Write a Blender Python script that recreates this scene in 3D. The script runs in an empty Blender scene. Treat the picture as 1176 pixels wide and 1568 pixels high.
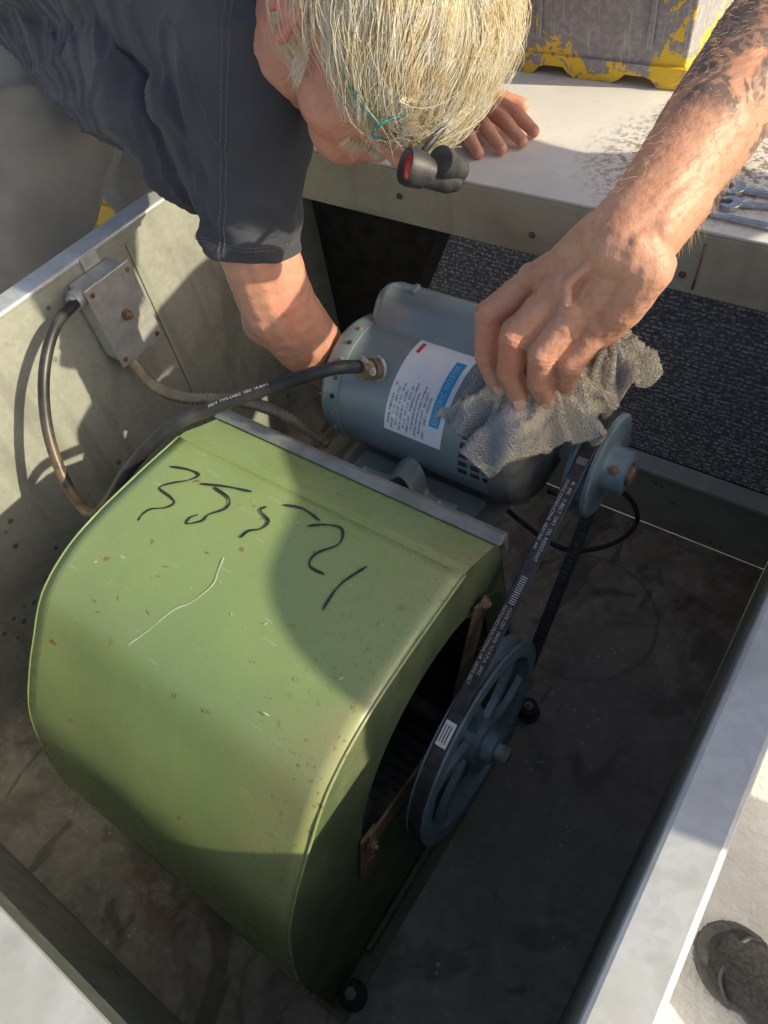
import bpy, bmesh, math, random
from mathutils import Vector, Matrix, noise, Quaternion
random.seed(7)
sc=bpy.context.scene
V=Vector
sc.view_settings.view_transform='Standard'; sc.view_settings.look='None'; sc.view_settings.exposure=0
# ---------------- camera
R=V((.8144,.5650,-.1322)).normalized(); F=V((-.4389,.4506,-.7777)); F=(F-R*F.dot(R)).normalized(); D=F.cross(R).normalized()
if D.z>0: D=-D
cam=bpy.data.cameras.new('camera'); co=bpy.data.objects.new('camera',cam); sc.collection.objects.link(co); sc.camera=co
M=Matrix((R,-D,-F)).transposed().to_4x4(); M.translation=V((0,0,1.1)); co.matrix_world=M
cam.sensor_fit='VERTICAL'; cam.sensor_height=36; cam.lens=25.58; cam.clip_start=.01; cam.clip_end=500
# ---------------- light
SUN=V((.87,.15,.50)).normalized()
w=bpy.data.worlds.new("World"); sc.world=w; w.use_nodes=True
nt=w.node_tree; sky=nt.nodes.new('ShaderNodeTexSky'); sky.sky_type='NISHITA'; sky.sun_disc=False
sky.sun_elevation=math.asin(SUN.z); sky.sun_rotation=math.atan2(SUN.x,SUN.y); sky.dust_density=4; sky.ozone_density=.5
nt.links.new(sky.outputs[0],nt.nodes['Background'].inputs[0]); nt.nodes['Background'].inputs[1].default_value=.15
sl=bpy.data.lights.new('sun','SUN'); sl.energy=5; sl.angle=math.radians(.6); sl.color=(1,.89,.64)
so=bpy.data.objects.new('sun',sl); sc.collection.objects.link(so); so.rotation_euler=SUN.to_track_quat('Z','Y').to_euler(); so.location=SUN*5
# ---------------- material helpers
class N:
    def __init__(s,name):
        s.m=bpy.data.materials.new(name); s.m.use_nodes=True; s.t=s.m.node_tree; s.b=s.t.nodes['Principled BSDF']
        s.co=s.t.nodes.new('ShaderNodeTexCoord').outputs['Object']
    def new(s,t): return s.t.nodes.new(t)
    def link(s,a,b): s.t.links.new(a,b)
    def map(s,sc_=(1,1,1),rot=(0,0,0),loc=(0,0,0)):
        n=s.new('ShaderNodeMapping'); s.link(s.co,n.inputs[0]); n.inputs['Scale'].default_value=sc_; n.inputs['Rotation'].default_value=rot; n.inputs['Location'].default_value=loc; return n.outputs[0]
    def noise(s,scale,detail=4,rough=.6,vec=None,dist=0):
        n=s.new('ShaderNodeTexNoise'); s.link(vec or s.co,n.inputs['Vector']); n.inputs['Scale'].default_value=scale; n.inputs['Detail'].default_value=min(detail,4); n.inputs['Roughness'].default_value=rough; n.inputs['Distortion'].default_value=dist; return n.outputs[0]
    def voro(s,scale,out='Distance',vec=None,feat='F1'):
        n=s.new('ShaderNodeTexVoronoi'); n.feature=feat; s.link(vec or s.co,n.inputs['Vector']); n.inputs['Scale'].default_value=scale; return n.outputs[out]
    def ramp(s,x,a,b,va=0,vb=1):
        n=s.new('ShaderNodeMapRange'); n.interpolation_type='SMOOTHSTEP'; s.link(x,n.inputs[0]); n.inputs[1].default_value=a; n.inputs[2].default_value=b; n.inputs[3].default_value=va; n.inputs[4].default_value=vb; return n.outputs[0]
    def math(s,op,a,b=None):
        n=s.new('ShaderNodeMath'); n.operation=op
        for i,x in enumerate((a,b)):
            if x is None: continue
            if isinstance(x,(int,float)): n.inputs[i].default_value=x
            else: s.link(x,n.inputs[i])
        return n.outputs[0]
    def mix(s,f,a,b):
        n=s.new('ShaderNodeMix'); n.data_type='RGBA'
        if isinstance(f,(int,float)): n.inputs[0].default_value=f
        else: s.link(f,n.inputs[0])
        for i,x in ((6,a),(7,b)):
            if isinstance(x,tuple): n.inputs[i].default_value=(*x,1)
            else: s.link(x,n.inputs[i])
        return n.outputs[2]
    def sep(s,i):
        n=s.new('ShaderNodeSeparateXYZ'); s.link(s.co,n.inputs[0]); return n.outputs[i]
    def col(s,c):
        if isinstance(c,tuple): s.b.inputs['Base Color'].default_value=(*c,1)
        else: s.link(c,s.b.inputs['Base Color'])
        return s
    def set(s,rough=None,metal=None,spec=None,coat=None,sss=None):
        for k,v in (('Roughness',rough),('Metallic',metal),('Specular IOR Level',spec),('Coat Weight',coat),('Subsurface Weight',sss)):
            if v is None: continue
            if isinstance(v,(int,float)): s.b.inputs[k].default_value=v
            else: s.link(v,s.b.inputs[k])
        return s
    def bump(s,h,strength=.3,dist=.002):
        n=s.new('ShaderNodeBump'); s.link(h,n.inputs['Height']); n.inputs['Strength'].default_value=strength; n.inputs['Distance'].default_value=dist; s.link(n.outputs[0],s.b.inputs['Normal']); return s
def simple(name,c1,c2,scale=20,rough=.5,metal=0,bump=.2,bd=.001,**k):
    n=N(name); x=n.noise(scale,4,.65); n.col(n.mix(n.ramp(x,.35,.65),c1,c2)).set(rough=rough,metal=metal,**k)
    if bump: n.bump(n.noise(scale*6,2),bump,bd)
    return n.m
def galv(name,c1,c2,stain,metal=.35,rough=.55,spots=True):
    n=N(name); v=n.voro(140,'Color'); sp=n.new('ShaderNodeSeparateColor'); n.link(v,sp.inputs[0])
    base=n.mix(n.ramp(sp.outputs[0],0,1,0,.5),c1,c2)
    big=n.noise(5,4,.65,dist=.6); base=n.mix(n.ramp(big,.45,.72,0,.8),base,stain)
    dr=n.noise(30,3,.6,vec=n.map((1,1,.12))); base=n.mix(n.ramp(dr,.50,.72,0,.45),base,stain)
    if spots:
        sv=n.voro(34,'Distance'); nm=n.noise(4,2); m=n.math('MULTIPLY',n.ramp(sv,.13,.2,1,0),n.ramp(nm,.48,.60)); base=n.mix(n.math('MULTIPLY',m,.75),base,(.05,.055,.045))
    n.col(base).set(metal=metal,rough=n.ramp(big,.3,.7,rough-.12,rough+.15)); n.bump(n.noise(60,3),.15,.001); return n.m
MW=galv('galv_wall',(.36,.375,.33),(.45,.46,.41),(.21,.215,.175),metal=.1)
MR=galv('galv_rim',(.56,.58,.60),(.68,.70,.72),(.40,.41,.39),metal=.25,rough=.48,spots=False)
ML=galv('galv_ledge_face',(.56,.52,.40),(.62,.58,.46),(.38,.32,.22),metal=.05,rough=.6,spots=False)
def floor_mat():
    n=N('floor_grime'); a=n.noise(7,4,.7,dist=1.2); b=n.noise(40,4,.7)
    base=n.mix(n.ramp(a,.35,.65),(.21,.19,.155),(.36,.33,.275))
    base=n.mix(n.ramp(b,.45,.7,0,.55),base,(.48,.45,.39))
    st=n.noise(3.2,4,.55,dist=2.5); base=n.mix(n.ramp(st,.54,.62,0,.6),base,(.12,.11,.09))
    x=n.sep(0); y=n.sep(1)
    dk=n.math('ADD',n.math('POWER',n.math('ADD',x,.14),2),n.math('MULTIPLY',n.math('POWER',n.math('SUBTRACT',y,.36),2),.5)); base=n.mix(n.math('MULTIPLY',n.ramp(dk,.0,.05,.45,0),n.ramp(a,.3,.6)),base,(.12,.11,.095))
    sp=n.ramp(n.voro(75),.1,.2,1,0); base=n.mix(n.math('MULTIPLY',sp,n.ramp(a,.5,.62,0,.8)),base,(.64,.63,.57))
    sm=n.noise(11,3,.6,vec=n.map((1,.35,1),(0,0,.5)),dist=1.5); base=n.mix(n.ramp(sm,.60,.66,0,.6),base,(.07,.065,.055))
    d=n.math('ADD',n.math('POWER',n.math('ADD',x,.50),2),n.math('MULTIPLY',n.math('POWER',n.math('ADD',y,.085),2),6))
    base=n.mix(n.math('MULTIPLY',n.ramp(d,.0,.018,.7,0),n.ramp(b,.42,.6)),base,(.19,.07,.035))
    for (cx,cy,r) in ((-.27,-.07,.075),(-.20,.62,.12)):
        q=n.math('SQRT',n.math('ADD',n.math('POWER',n.math('SUBTRACT',x,cx),2),n.math('POWER',n.math('SUBTRACT',y,cy),2)))
        q=n.math('ABSOLUTE',n.math('SUBTRACT',n.math('ADD',q,n.math('MULTIPLY',b,.02)),r+.01))
        base=n.mix(n.ramp(q,.0,.006,.5,0),base,(.09,.085,.075))
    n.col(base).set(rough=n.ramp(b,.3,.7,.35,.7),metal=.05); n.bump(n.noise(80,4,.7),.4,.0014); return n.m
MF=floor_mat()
def ledge_top():
    n=N('ledge_top'); a=n.noise(6,4,.6,dist=1); b=n.noise(90,4,.7)
    base=n.mix(n.ramp(a,.3,.7),(.72,.70,.67),(.82,.80,.77)); base=n.mix(n.ramp(b,.55,.75,0,.5),base,(.52,.48,.43))
    st=n.math('MULTIPLY',n.ramp(n.voro(11),.05,.28,1,0),n.ramp(n.noise(14,3),.45,.6)); base=n.mix(n.math('MULTIPLY',st,.6),base,(.33,.26,.18))
    dx=n.sep(0); dy=n.sep(1); q=n.math('ADD',n.math('POWER',n.math('ADD',dx,.26),2),n.math('POWER',n.math('SUBTRACT',dy,1.0),2)); base=n.mix(n.math('MULTIPLY',n.ramp(q,0,.035,1,0),n.ramp(b,.47,.58)),base,(.26,.18,.11))
    n.col(base).set(rough=.6,metal=0); n.bump(b,.25,.001); return n.m
MT=ledge_top()
MG=simple('roof_membrane',(.70,.68,.64),(.82,.81,.78),14,.8,0,.8,.005)
def green():
    n=N('green_paint'); a=n.noise(6,4,.6); base=n.mix(n.ramp(a,.3,.7),(.215,.315,.130),(.265,.350,.135))
    x=n.sep(0)
    edge=n.ramp(x,-.36,-.22,0,.75); base=n.mix(n.math('MULTIPLY',edge,n.ramp(n.noise(10,4),.3,.65)),base,(.34,.33,.17))
    rn=n.noise(170,4,.75); rm=n.math('MULTIPLY',n.ramp(rn,.59,.66),n.ramp(x,-.36,-.225,.08,1)); base=n.mix(rm,base,(.19,.11,.055))
    r2=n.math('MULTIPLY',n.ramp(n.noise(45,4,.6),.65,.70),n.ramp(a,.46,.6)); base=n.mix(r2,base,(.22,.13,.06))
    sc_=n.noise(30,2,.5,vec=n.map((1,9,9),(0,0,.5))); base=n.mix(n.math('MULTIPLY',n.ramp(sc_,.70,.73),.5),base,(.42,.48,.34))
    n.col(base).set(rough=n.ramp(n.noise(50,4),.3,.75,.22,.40),metal=0,spec=.8); n.bump(n.noise(14,2),.12,.004); return n.m
MGr=green()
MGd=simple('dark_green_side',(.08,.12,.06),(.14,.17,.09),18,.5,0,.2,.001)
MBk=simple('black_grime_and_shade',(.02,.02,.018),(.045,.042,.036),30,.7)  # dirty black parts; on the cavity sheet and vents the black is painted shade
MWhl=simple('blower_wheel_metal',(.08,.085,.075),(.17,.17,.15),30,.6)
MBrn=simple('greasy_bracket',(.12,.085,.05),(.24,.17,.10),25,.5,.1)
MBlue=simple('blue_grey_paint',(.19,.245,.26),(.225,.285,.30),10,.28,.05,.1,.001,spec=.8)
MPul=simple('pulley_blue',(.15,.22,.26),(.22,.30,.34),35,.42,.1,.3)
MZn=simple('zinc',(.45,.46,.44),(.6,.6,.58),40,.42,.4,.2)
MZd=simple('dull_zinc',(.22,.225,.21),(.32,.325,.31),30,.45,.3,.2)
MRu=simple('rust_steel',(.18,.09,.04),(.36,.24,.15),60,.6,.3,.4)
MRb=simple('belt_rubber',(.025,.025,.028),(.055,.055,.06),80,.5,0,.2)
MWh=simple('print_white',(.45,.45,.45),(.62,.62,.62),300,.6,0,0)
MLab=simple('label_paper',(.76,.78,.82),(.82,.84,.88),20,.3,0,0)
MLb=simple('label_blue',(.02,.32,.64),(.03,.36,.70),20,.3,0,0)
MInk=simple('ink',(.02,.02,.03),(.03,.03,.04),20,.5,0,0)
MYe=simple('yellow_plastic',(.74,.46,.02),(.80,.53,.04),8,.5,0,.1)
MRed=simple('red_lens',(.45,.02,.02),(.55,.05,.03),20,.15,0,0)
def cable_m():
    n=N('cable_rubber'); base=n.mix(n.ramp(n.noise(25,4),.4,.7),(.025,.025,.027),(.06,.06,.06)); z=n.sep(2)
    m=n.math('MULTIPLY',n.ramp(z,.36,.49,1,0),n.ramp(n.noise(40,4),.35,.55)); base=n.mix(m,base,(.26,.17,.09)); n.col(base).set(rough=.4); n.bump(n.noise(200,2),.1,.0005); return n.m
MCab=cable_m()
def media():
    n=N('filter_media'); b=n.voro(280,'Distance',n.map((.6,1,1)))
    w_=n.new('ShaderNodeTexWave'); w_.wave_type='BANDS'; w_.bands_direction='Z'; n.link(n.co,w_.inputs[0]); w_.inputs['Scale'].default_value=42; w_.inputs['Distortion'].default_value=3.5; w_.inputs['Detail'].default_value=2;w_.inputs['Detail Scale'].default_value=10
    f=n.math('MULTIPLY',n.ramp(b,.15,.7,1,0),n.ramp(w_.outputs[1],.2,.75,.18,1)); base=n.mix(f,(.17,.17,.185),(.88,.89,.93)); base=n.mix(n.ramp(n.noise(6,3),.4,.7,0,.3),base,(.18,.18,.185))
    n.col(base).set(rough=.6); n.bump(w_.outputs[1],.5,.002); return n.m
MMe=media()
def tote():
    n=N('worn_tote'); z=n.sep(2); x=n.sep(0); a=n.noise(24,4,.75,dist=.6); b=n.noise(120,3,.7)
    base=n.mix(n.ramp(b,.4,.7),(.25,.245,.27),(.35,.345,.37))
    thr=n.math('ADD',a,n.ramp(z,.575,.665,.23,0)); thr=n.math('ADD',thr,n.ramp(x,-.43,-.38,0,.07)); base=n.mix(n.ramp(thr,.66,.68),base,(.78,.52,.03))
    sc_=n.noise(60,3,.6,vec=n.map((4,1,.25))); base=n.mix(n.ramp(sc_,.60,.66,0,.6),base,(.5,.49,.46))
    n.col(base).set(rough=.5); n.bump(n.ramp(thr,.64,.70),.4,.001); return n.m
MTo=tote()
def skin(name,tattoo=False,c=((.52,.26,.175),(.62,.345,.24),(.56,.19,.13))):
    n=N(name); a=n.noise(22,4,.6); base=n.mix(n.ramp(a,.35,.65),c[0],c[1]); base=n.mix(n.ramp(n.noise(11,2),.45,.7,0,.6),base,c[2])
    fr=n.ramp(n.noise(170,2,.5),.58,.68); base=n.mix(n.math('MULTIPLY',fr,.25),base,(.34,.14,.08))
    if tattoo:
        y=n.sep(1); ty=n.math('MULTIPLY',n.ramp(y,.55,.58),n.ramp(y,.86,.90,1,0)); t=n.ramp(n.noise(15,3,.6,vec=n.map(loc=(.05,.42,.13)),dist=1.6),.42,.47)
        wv=n.ramp(n.noise(40,2,.5,dist=3),.42,.50); t=n.math('MULTIPLY',t,n.ramp(wv,0,1,.5,1)); base=n.mix(n.math('MULTIPLY',n.math('MULTIPLY',t,ty),.82),base,(.075,.08,.08))
    n.col(base).set(rough=.5)
    h=n.math('ADD',n.math('MULTIPLY',n.noise(120,3,.6),.7),n.math('MULTIPLY',n.voro(380),.4)); h=n.math('ADD',h,n.math('MULTIPLY',n.noise(45,2,.6,vec=n.map((1,1,2.5))),1.0)); n.bump(h,.38,.0014); return n.m
MS1=skin('skin_ruddy',c=((.56,.26,.18),(.64,.34,.24),(.60,.17,.12))); MS2=skin('skin_tattooed',True)
def cloth(name,c1,c2,weave=900,k=.3):
    n=N(name); base=n.mix(n.ramp(n.noise(9,4),.35,.7),c1,c2); n.col(base).set(rough=.9,spec=.2); n.b.inputs['Sheen Weight'].default_value=.12
    h=n.math('ADD',n.math('MULTIPLY',n.noise(9,2,.4,vec=n.map((1,.5,1.2),(0,.4,.3)),dist=.4),2.5),n.math('MULTIPLY',n.noise(weave,1),.06)); n.bump(h,k,.012); return n.m
MSh=cloth('tshirt_cloth',(.055,.059,.074),(.072,.076,.094)); MPa=cloth('trouser_cloth',(.25,.235,.205),(.31,.29,.255),900,.15)
def ragm():
    n=N('rag_cloth'); x=n.sep(0); a=n.math('ADD',n.noise(16,3,.6),n.ramp(x,-.26,-.19,-.08,.12)); base=n.mix(n.ramp(a,.44,.56),(.44,.43,.45),(.80,.71,.56)); base=n.mix(n.ramp(n.noise(30,4),.55,.66,0,.5),base,(.24,.22,.22)); n.col(base).set(rough=1,spec=.05)
    n.bump(n.math('ADD',n.noise(420,2,.8),n.voro(420)),1,.0025); return n.m
MRg=ragm()
def hairm(name,c1,c2,s=30,tr=0):
    n=N(name); c=n.mix(n.ramp(n.noise(s,2),.35,.65),c1,c2); n.col(c).set(rough=.4,spec=.5)
    if tr:
        t=n.new('ShaderNodeBsdfTranslucent'); n.link(c,t.inputs[0]); m=n.new('ShaderNodeMixShader'); m.inputs[0].default_value=tr; n.link(n.b.outputs[0],m.inputs[1]); n.link(t.outputs[0],m.inputs[2]); n.link(m.outputs[0],n.t.nodes['Material Output'].inputs[0])
    return n.m
MH=hairm('blond_white_hair',(.93,.83,.60),(.98,.96,.88),60,.35); MHc=hairm('hair_scalp',(.86,.78,.58),(.94,.90,.78),60); MAh=hairm('arm_hair',(.6,.38,.18),(.75,.52,.28))
# ---------------- geometry helpers
def obj(name,me,mat=None,parent=None,smooth=False):
    o=bpy.data.objects.new(name,me); sc.collection.objects.link(o)
    if mat: me.materials.append(mat)
    if smooth:
        me.polygons.foreach_set('use_smooth',[True]*len(me.polygons))
    if parent: o.parent=parent
    return o
def empty(name):
    o=bpy.data.objects.new(name,None); sc.collection.objects.link(o); o.empty_display_size=.05; return o
def mk(name,vs,fs,mat=None,parent=None,smooth=False,fix=True):
    me=bpy.data.meshes.new(name); me.from_pydata([tuple(v) for v in vs],[],fs)
    if fix:
        bm=bmesh.new(); bm.from_mesh(me); bmesh.ops.recalc_face_normals(bm,faces=bm.faces); bm.to_mesh(me); bm.free()
    return obj(name,me,mat,parent,smooth)
def bev(o,wd=.002,seg=2):
    m=o.modifiers.new('b','BEVEL'); m.width=wd; m.segments=seg; m.limit_method='ANGLE'; m.angle_limit=math.radians(40); return o
def box(name,a,b,mat,parent=None,bv=.0015):
    x0,y0,z0=a;x1,y1,z1=b
    v=[(x0,y0,z0),(x1,y0,z0),(x1,y1,z0),(x0,y1,z0),(x0,y0,z1),(x1,y0,z1),(x1,y1,z1),(x0,y1,z1)]
    o=mk(name,v,[(0,3,2,1),(4,5,6,7),(0,1,5,4),(1,2,6,5),(2,3,7,6),(3,0,4,7)],mat,parent)
    if bv: bev(o,bv)
    return o
def frame(d):
    d=d.normalized(); u=V((0,0,1)) if abs(d.z)<.9 else V((1,0,0)); a=d.cross(u).normalized(); return a,d.cross(a).normalized()
def cr(pts,n=8):
    P=[V(p) for p in pts]; P=[P[0]*2-P[1]]+P+[P[-1]*2-P[-2]]; out=[]
    for i in range(1,len(P)-2):
        for k in range(n):
            t=k/n; a,b,c,d=P[i-1:i+3]
            out.append(.5*((2*b)+(c-a)*t+(2*a-5*b+4*c-d)*t*t+(3*b-a-3*c+d)*t**3))
    out.append(P[-2]); return out
def tube(name,pts,r,mat,parent=None,seg=10,sm=8,rf=None):
    P=cr(pts,sm) if sm else [V(p) for p in pts]; vs=[];fs=[]
    a,b=frame(P[1]-P[0]); L=0
    for i,p in enumerate(P):
        d=(P[min(i+1,len(P)-1)]-P[max(i-1,0)]).normalized()
        a=(a-d*a.dot(d)).normalized(); b=d.cross(a)
        if i: L+=(p-P[i-1]).length
        rr=r if rf is None else rf(L,i)
        vs+=[p+(a*math.cos(k*2*math.pi/seg)+b*math.sin(k*2*math.pi/seg))*rr for k in range(seg)]
    n=len(P)
    fs=[(i*seg+k,i*seg+(k+1)%seg,(i+1)*seg+(k+1)%seg,(i+1)*seg+k) for i in range(n-1) for k in range(seg)]
    fs+=[tuple(range(seg))[::-1],tuple((n-1)*seg+k for k in range(seg))]
    return mk(name,vs,fs,mat,parent,True)
def lathe(name,prof,c,axis,mat,parent=None,seg=48,smooth=True,bv=0):
    ax=V(axis).normalized(); a,b=frame(ax); c=V(c); vs=[];fs=[]
    for t,r in prof: vs+=[c+ax*t+(a*math.cos(k*2*math.pi/seg)+b*math.sin(k*2*math.pi/seg))*max(r,1e-4) for k in range(seg)]
    n=len(prof)
    fs=[(i*seg+k,i*seg+(k+1)%seg,(i+1)*seg+(k+1)%seg,(i+1)*seg+k) for i in range(n-1) for k in range(seg)]
    fs+=[tuple(range(seg)),tuple((n-1)*seg+k for k in range(seg))]
    o=mk(name,vs,fs,mat,parent,smooth)
    if smooth:
        o.modifiers.new('w','EDGE_SPLIT').split_angle=math.radians(35)
    return o
def bolt(name,p,ax,r,h,mat,parent):
    p=V(p);ax=V(ax).normalized()
    o=lathe(name,[(0,r*1.5),(h*.25,r*1.5),(h*.25,r),(h,r),(h,r*.55),(h*1.5,r*.5)],p,ax,mat,parent,seg=6,smooth=False); return o
def textmesh(s,size,align='LEFT'):
    c=bpy.data.curves.new('t','FONT'); c.body=s; c.size=size; c.align_x=align; c.resolution_u=2
    o=bpy.data.objects.new('t',c); sc.collection.objects.link(o); dg=bpy.context.evaluated_depsgraph_get(); me=bpy.data.meshes.new_from_object(o.evaluated_get(dg))
    vs=[v.co.copy() for v in me.vertices]; fs=[tuple(p.vertices) for p in me.polygons]; bpy.data.objects.remove(o); bpy.data.meshes.remove(me); return vs,fs
class Blob:
    def __init__(s): s.v=[];s.f=[]
    def ell(s,c,r,rot=None,seg=20,rings=12):
        c=V(c); rot=rot or Matrix.Identity(3); b=len(s.v)
        if not isinstance(r,(tuple,list)): r=(r,r,r)
        for i in range(1,rings):
            th=math.pi*i/rings
            for k in range(seg):
                ph=2*math.pi*k/seg; s.v.append(c+rot@V((r[0]*math.sin(th)*math.cos(ph),r[1]*math.sin(th)*math.sin(ph),r[2]*math.cos(th))))
        t=len(s.v); s.v+= [c+rot@V((0,0,r[2])),c+rot@V((0,0,-r[2]))]
        for i in range(rings-2):
            for k in range(seg): s.f.append((b+i*seg+k,b+(i+1)*seg+k,b+(i+1)*seg+(k+1)%seg,b+i*seg+(k+1)%seg))
        for k in range(seg): s.f.append((t,b+k,b+(k+1)%seg)); s.f.append((t+1,b+(rings-2)*seg+(k+1)%seg,b+(rings-2)*seg+k))
    def cap(s,p,r1,q,r2):
        p=V(p);q=V(q); n=max(2,int((p-q).length/(min(r1,r2)*.28)))
        for i in range(n+1):
            t=i/n; s.ell(p.lerp(q,t),r1+(r2-r1)*t,seg=14,rings=9)
    def chain(s,l):
        for (p,r),(q,r2) in zip(l,l[1:]): s.cap(p,r,q,r2)
    def build(s,name,vox,smooth,mat,parent,disp=None):
        me=bpy.data.meshes.new(name); me.from_pydata([tuple(v) for v in s.v],[],s.f)
        o=bpy.data.objects.new(name,me); sc.collection.objects.link(o)
        m=o.modifiers.new('r','REMESH'); m.mode='VOXEL'; m.voxel_size=vox
        m=o.modifiers.new('s','SMOOTH'); m.factor=.5; m.iterations=smooth
        dg=bpy.context.evaluated_depsgraph_get(); m2=bpy.data.meshes.new_from_object(o.evaluated_get(dg)); bpy.data.objects.remove(o)
        if disp:
            ns=[v.normal.copy() for v in m2.vertices]
            for v,nn in zip(m2.vertices,ns): v.co+=nn*disp(v.co)
        m2.name=name; m2.materials.clear(); return obj(name,m2,mat,parent,True)
def strands(name,paths,r,mat,parent):
    c=bpy.data.curves.new(name,'CURVE'); c.dimensions='3D'; c.bevel_depth=r; c.bevel_resolution=0; c.use_fill_caps=False
    for P in paths:
        s=c.splines.new('POLY'); s.points.add(len(P)-1)
        for i,p in enumerate(P): s.points[i].co=(*p,1); s.points[i].radius=1 if i<len(P)-1 else .25
    o=bpy.data.objects.new(name,c); sc.collection.objects.link(o); c.materials.append(mat); o.parent=parent; return o
fr=lambda p,f: noise.fractal(V(p)*f,.8,2.0,3)
# ---------------- ground
mk('ground',[(-60,-60,-.25),(60,-60,-.25),(60,60,-.25),(-60,60,-.25)],[(0,1,2,3)],MG)
# ---------------- cabinet
cab=empty('metal_equipment_cabinet')
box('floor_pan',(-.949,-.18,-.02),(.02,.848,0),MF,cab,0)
box('left_wall',(-.955,-.18,0),(-.949,1.2,.566),MW,cab,0)
box('left_rim',(-.988,-.22,.566),(-.947,.846,.574),MR,cab,.003)
box('left_outer_skin',(-.988,-.22,-.25),(-.980,1.2,.565),MR,cab,0)
box('right_wall',(.021,-.18,0),(.027,.848,.566),MW,cab,0)
box('right_rim',(.019,-.22,.566),(.058,.845,.574),MR,cab,.004)
box('right_outer_skin',(.050,-.22,-.25),(.056,1.2,.565),MR,cab,0)
box('near_wall',(-.949,-.188,0),(.02,-.181,.53),MW,cab,0)
box('near_rim',(-.946,-.22,.566),(.0185,-.113,.573),MR,cab,.003)
box('near_lip',(-.946,-.118,.535),(.0185,-.114,.565),MZd,cab,0)
box('near_outer_skin',(-.98,-.22,-.25),(.05,-.214,.565),MR,cab,0)
box('back_low_wall',(-.949,.850,0),(.02,.856,.143),MW,cab,0)
box('filter_sill',(-.72,.834,.145),(.0185,.868,.153),MR,cab,.001)
box('cavity_shade_sheet',(-.949,.96,0),(.02,.97,.485),MBk,cab,0)  # plain black sheet; the darkness of the interior is in its colour
box('ledge_lip',(-1.0,.846,.487),(.6,.851,.5715),ML,cab,.001)
box('ledge_lip_return',(-1.0,.8515,.487),(.6,.872,.490),ML,cab,0)
box('ledge_panel',(-1.0,.8465,.572),(.6,2.1,.577),MT,cab,.0015)
box('ledge_body',(-1.0,2.05,-.25),(.6,2.08,.571),MR,cab,0)
mk('filter_pad',[(-.73,.872,.152),(.019,.872,.152),(.019,.915,.49),(-.585,.915,.49)],[(0,1,2,3)],MMe,cab)
mk('filter_frame',[(-.75,.871,.15),(-.728,.871,.15),(-.583,.914,.49),(-.605,.914,.49)],[(0,1,2,3)],MBk,cab)
for x,z in ((-.650,.531),(-.426,.518),(-.213,.512)):
    bolt('lip_screw',(x,.846,z),(0,-1,0),.0035,.004,MRu,cab)
tube('panel_scratch',[(-.193,.8455,.56),(-.195,.8455,.53),(-.197,.8455,.495)],.0015,MRu,cab,6,2)
box('wall_seam',(-.9488,.55,.0),(-.946,.556,.55),MW,cab,0)
# ---------------- blower
bl=empty('centrifugal_blower')
prof=[(-.055,0.004),(-.055,.05),(-.053,.12),(-.05,.2),(-.038,.27),(-.015,.35),(.015,.40),(.05,.443),(.085,.48),(.13,.502),(.18,.511),(.25,.513),(.315,.512)]
sp=[(p.y,p.z) for p in cr([(0,a,b) for a,b in prof],6)]
sp2=sp+[(.326,.511),(.378,.489)]
def zs(y):
    for (a,b),(c,d) in zip(sp2,sp2[1:]):
        if a<=y<=c and c>a and b>.3: return b+(d-b)*(y-a)/(c-a)
    return .51
x0,x1=-.615,-.2195
vs=[];n=len(sp)
for k in range(25):
    x=x0+(x1-x0)*k/24
    for i,(a,b) in enumerate(sp):
        e=min(1,min(k,24-k)/3)*min(1,min(i,n-1-i)/4); h=.0020*noise.noise(V((x*7,a*7,b*7)))*e; vs.append((x,a-h,b+h))
o=mk('scroll_sheet',vs,[(k*n+i,k*n+i+1,(k+1)*n+i+1,(k+1)*n+i) for k in range(24) for i in range(n-1)],MGr,bl,True)
s_=o.modifiers.new('s','SOLIDIFY'); s_.thickness=.002; s_.offset=0
mk('sheet_top_fold',[(x0,.315,.5125),(x1,.315,.5125),(x1,.326,.511),(x0,.326,.511),(x1,.378,.487),(x0,.378,.487)],[(0,1,2,3),(3,2,4,5)],MGr,bl)
tube('rolled_edge',[(x1+.0005,a,b+.0002) for a,b in sp2[::3]],.0017,MGr,bl,8,3)
tube('rolled_edge_left',[(x0,a,b) for a,b in sp2[::3]],.0017,MGr,bl,8,3)
outl=sp2+[(.385,.48),(.40,.36),(.415,.2),(.42,.004)]
Cc=(.257,.275)
def outray(th):
    d=(math.cos(th),math.sin(th)); best=.2
    P=outl+[outl[0]]
    for (a,b),(c,e) in zip(P,P[1:]):
        ex,ey=c-a,e-b; den=d[0]*ey-d[1]*ex
        if abs(den)<1e-9: continue
        t=((a-Cc[0])*ey-(b-Cc[1])*ex)/den; u=((a-Cc[0])*d[1]-(b-Cc[1])*d[0])/den
        if t>0 and -1e-6<=u<=1+1e-6: best=t
    return best
def side(xp,name,rin):
    K=120; vs=[]
    angs=sorted([2*math.pi*k/K for k in range(K)]+[math.atan2(b-Cc[1],a-Cc[0])%(2*math.pi) for a,b in ((-.055,.004),(.42,.004),(.378,.489))])
    for th in angs:
        r=outray(th)-.0015; ri=min(rin,r-.008); vs+=[(xp,Cc[0]+math.cos(th)*r,Cc[1]+math.sin(th)*r),(xp,Cc[0]+math.cos(th)*ri,Cc[1]+math.sin(th)*ri),(xp-.02,Cc[0]+math.cos(th)*(ri-.014),Cc[1]+math.sin(th)*(ri-.014))]
    K=len(angs); fs=[]
    for k in range(K):
        a=3*k;b=3*((k+1)%K); fs+=[(a,b,b+1,a+1),(a+1,b+1,b+2,a+2)]
    return mk(name,vs,fs,MGd,bl)
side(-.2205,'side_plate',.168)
mk('left_side_plate',[(x0+.001,a,b) for a,b in outl],[tuple(range(len(outl)))],MGd,bl)
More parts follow.
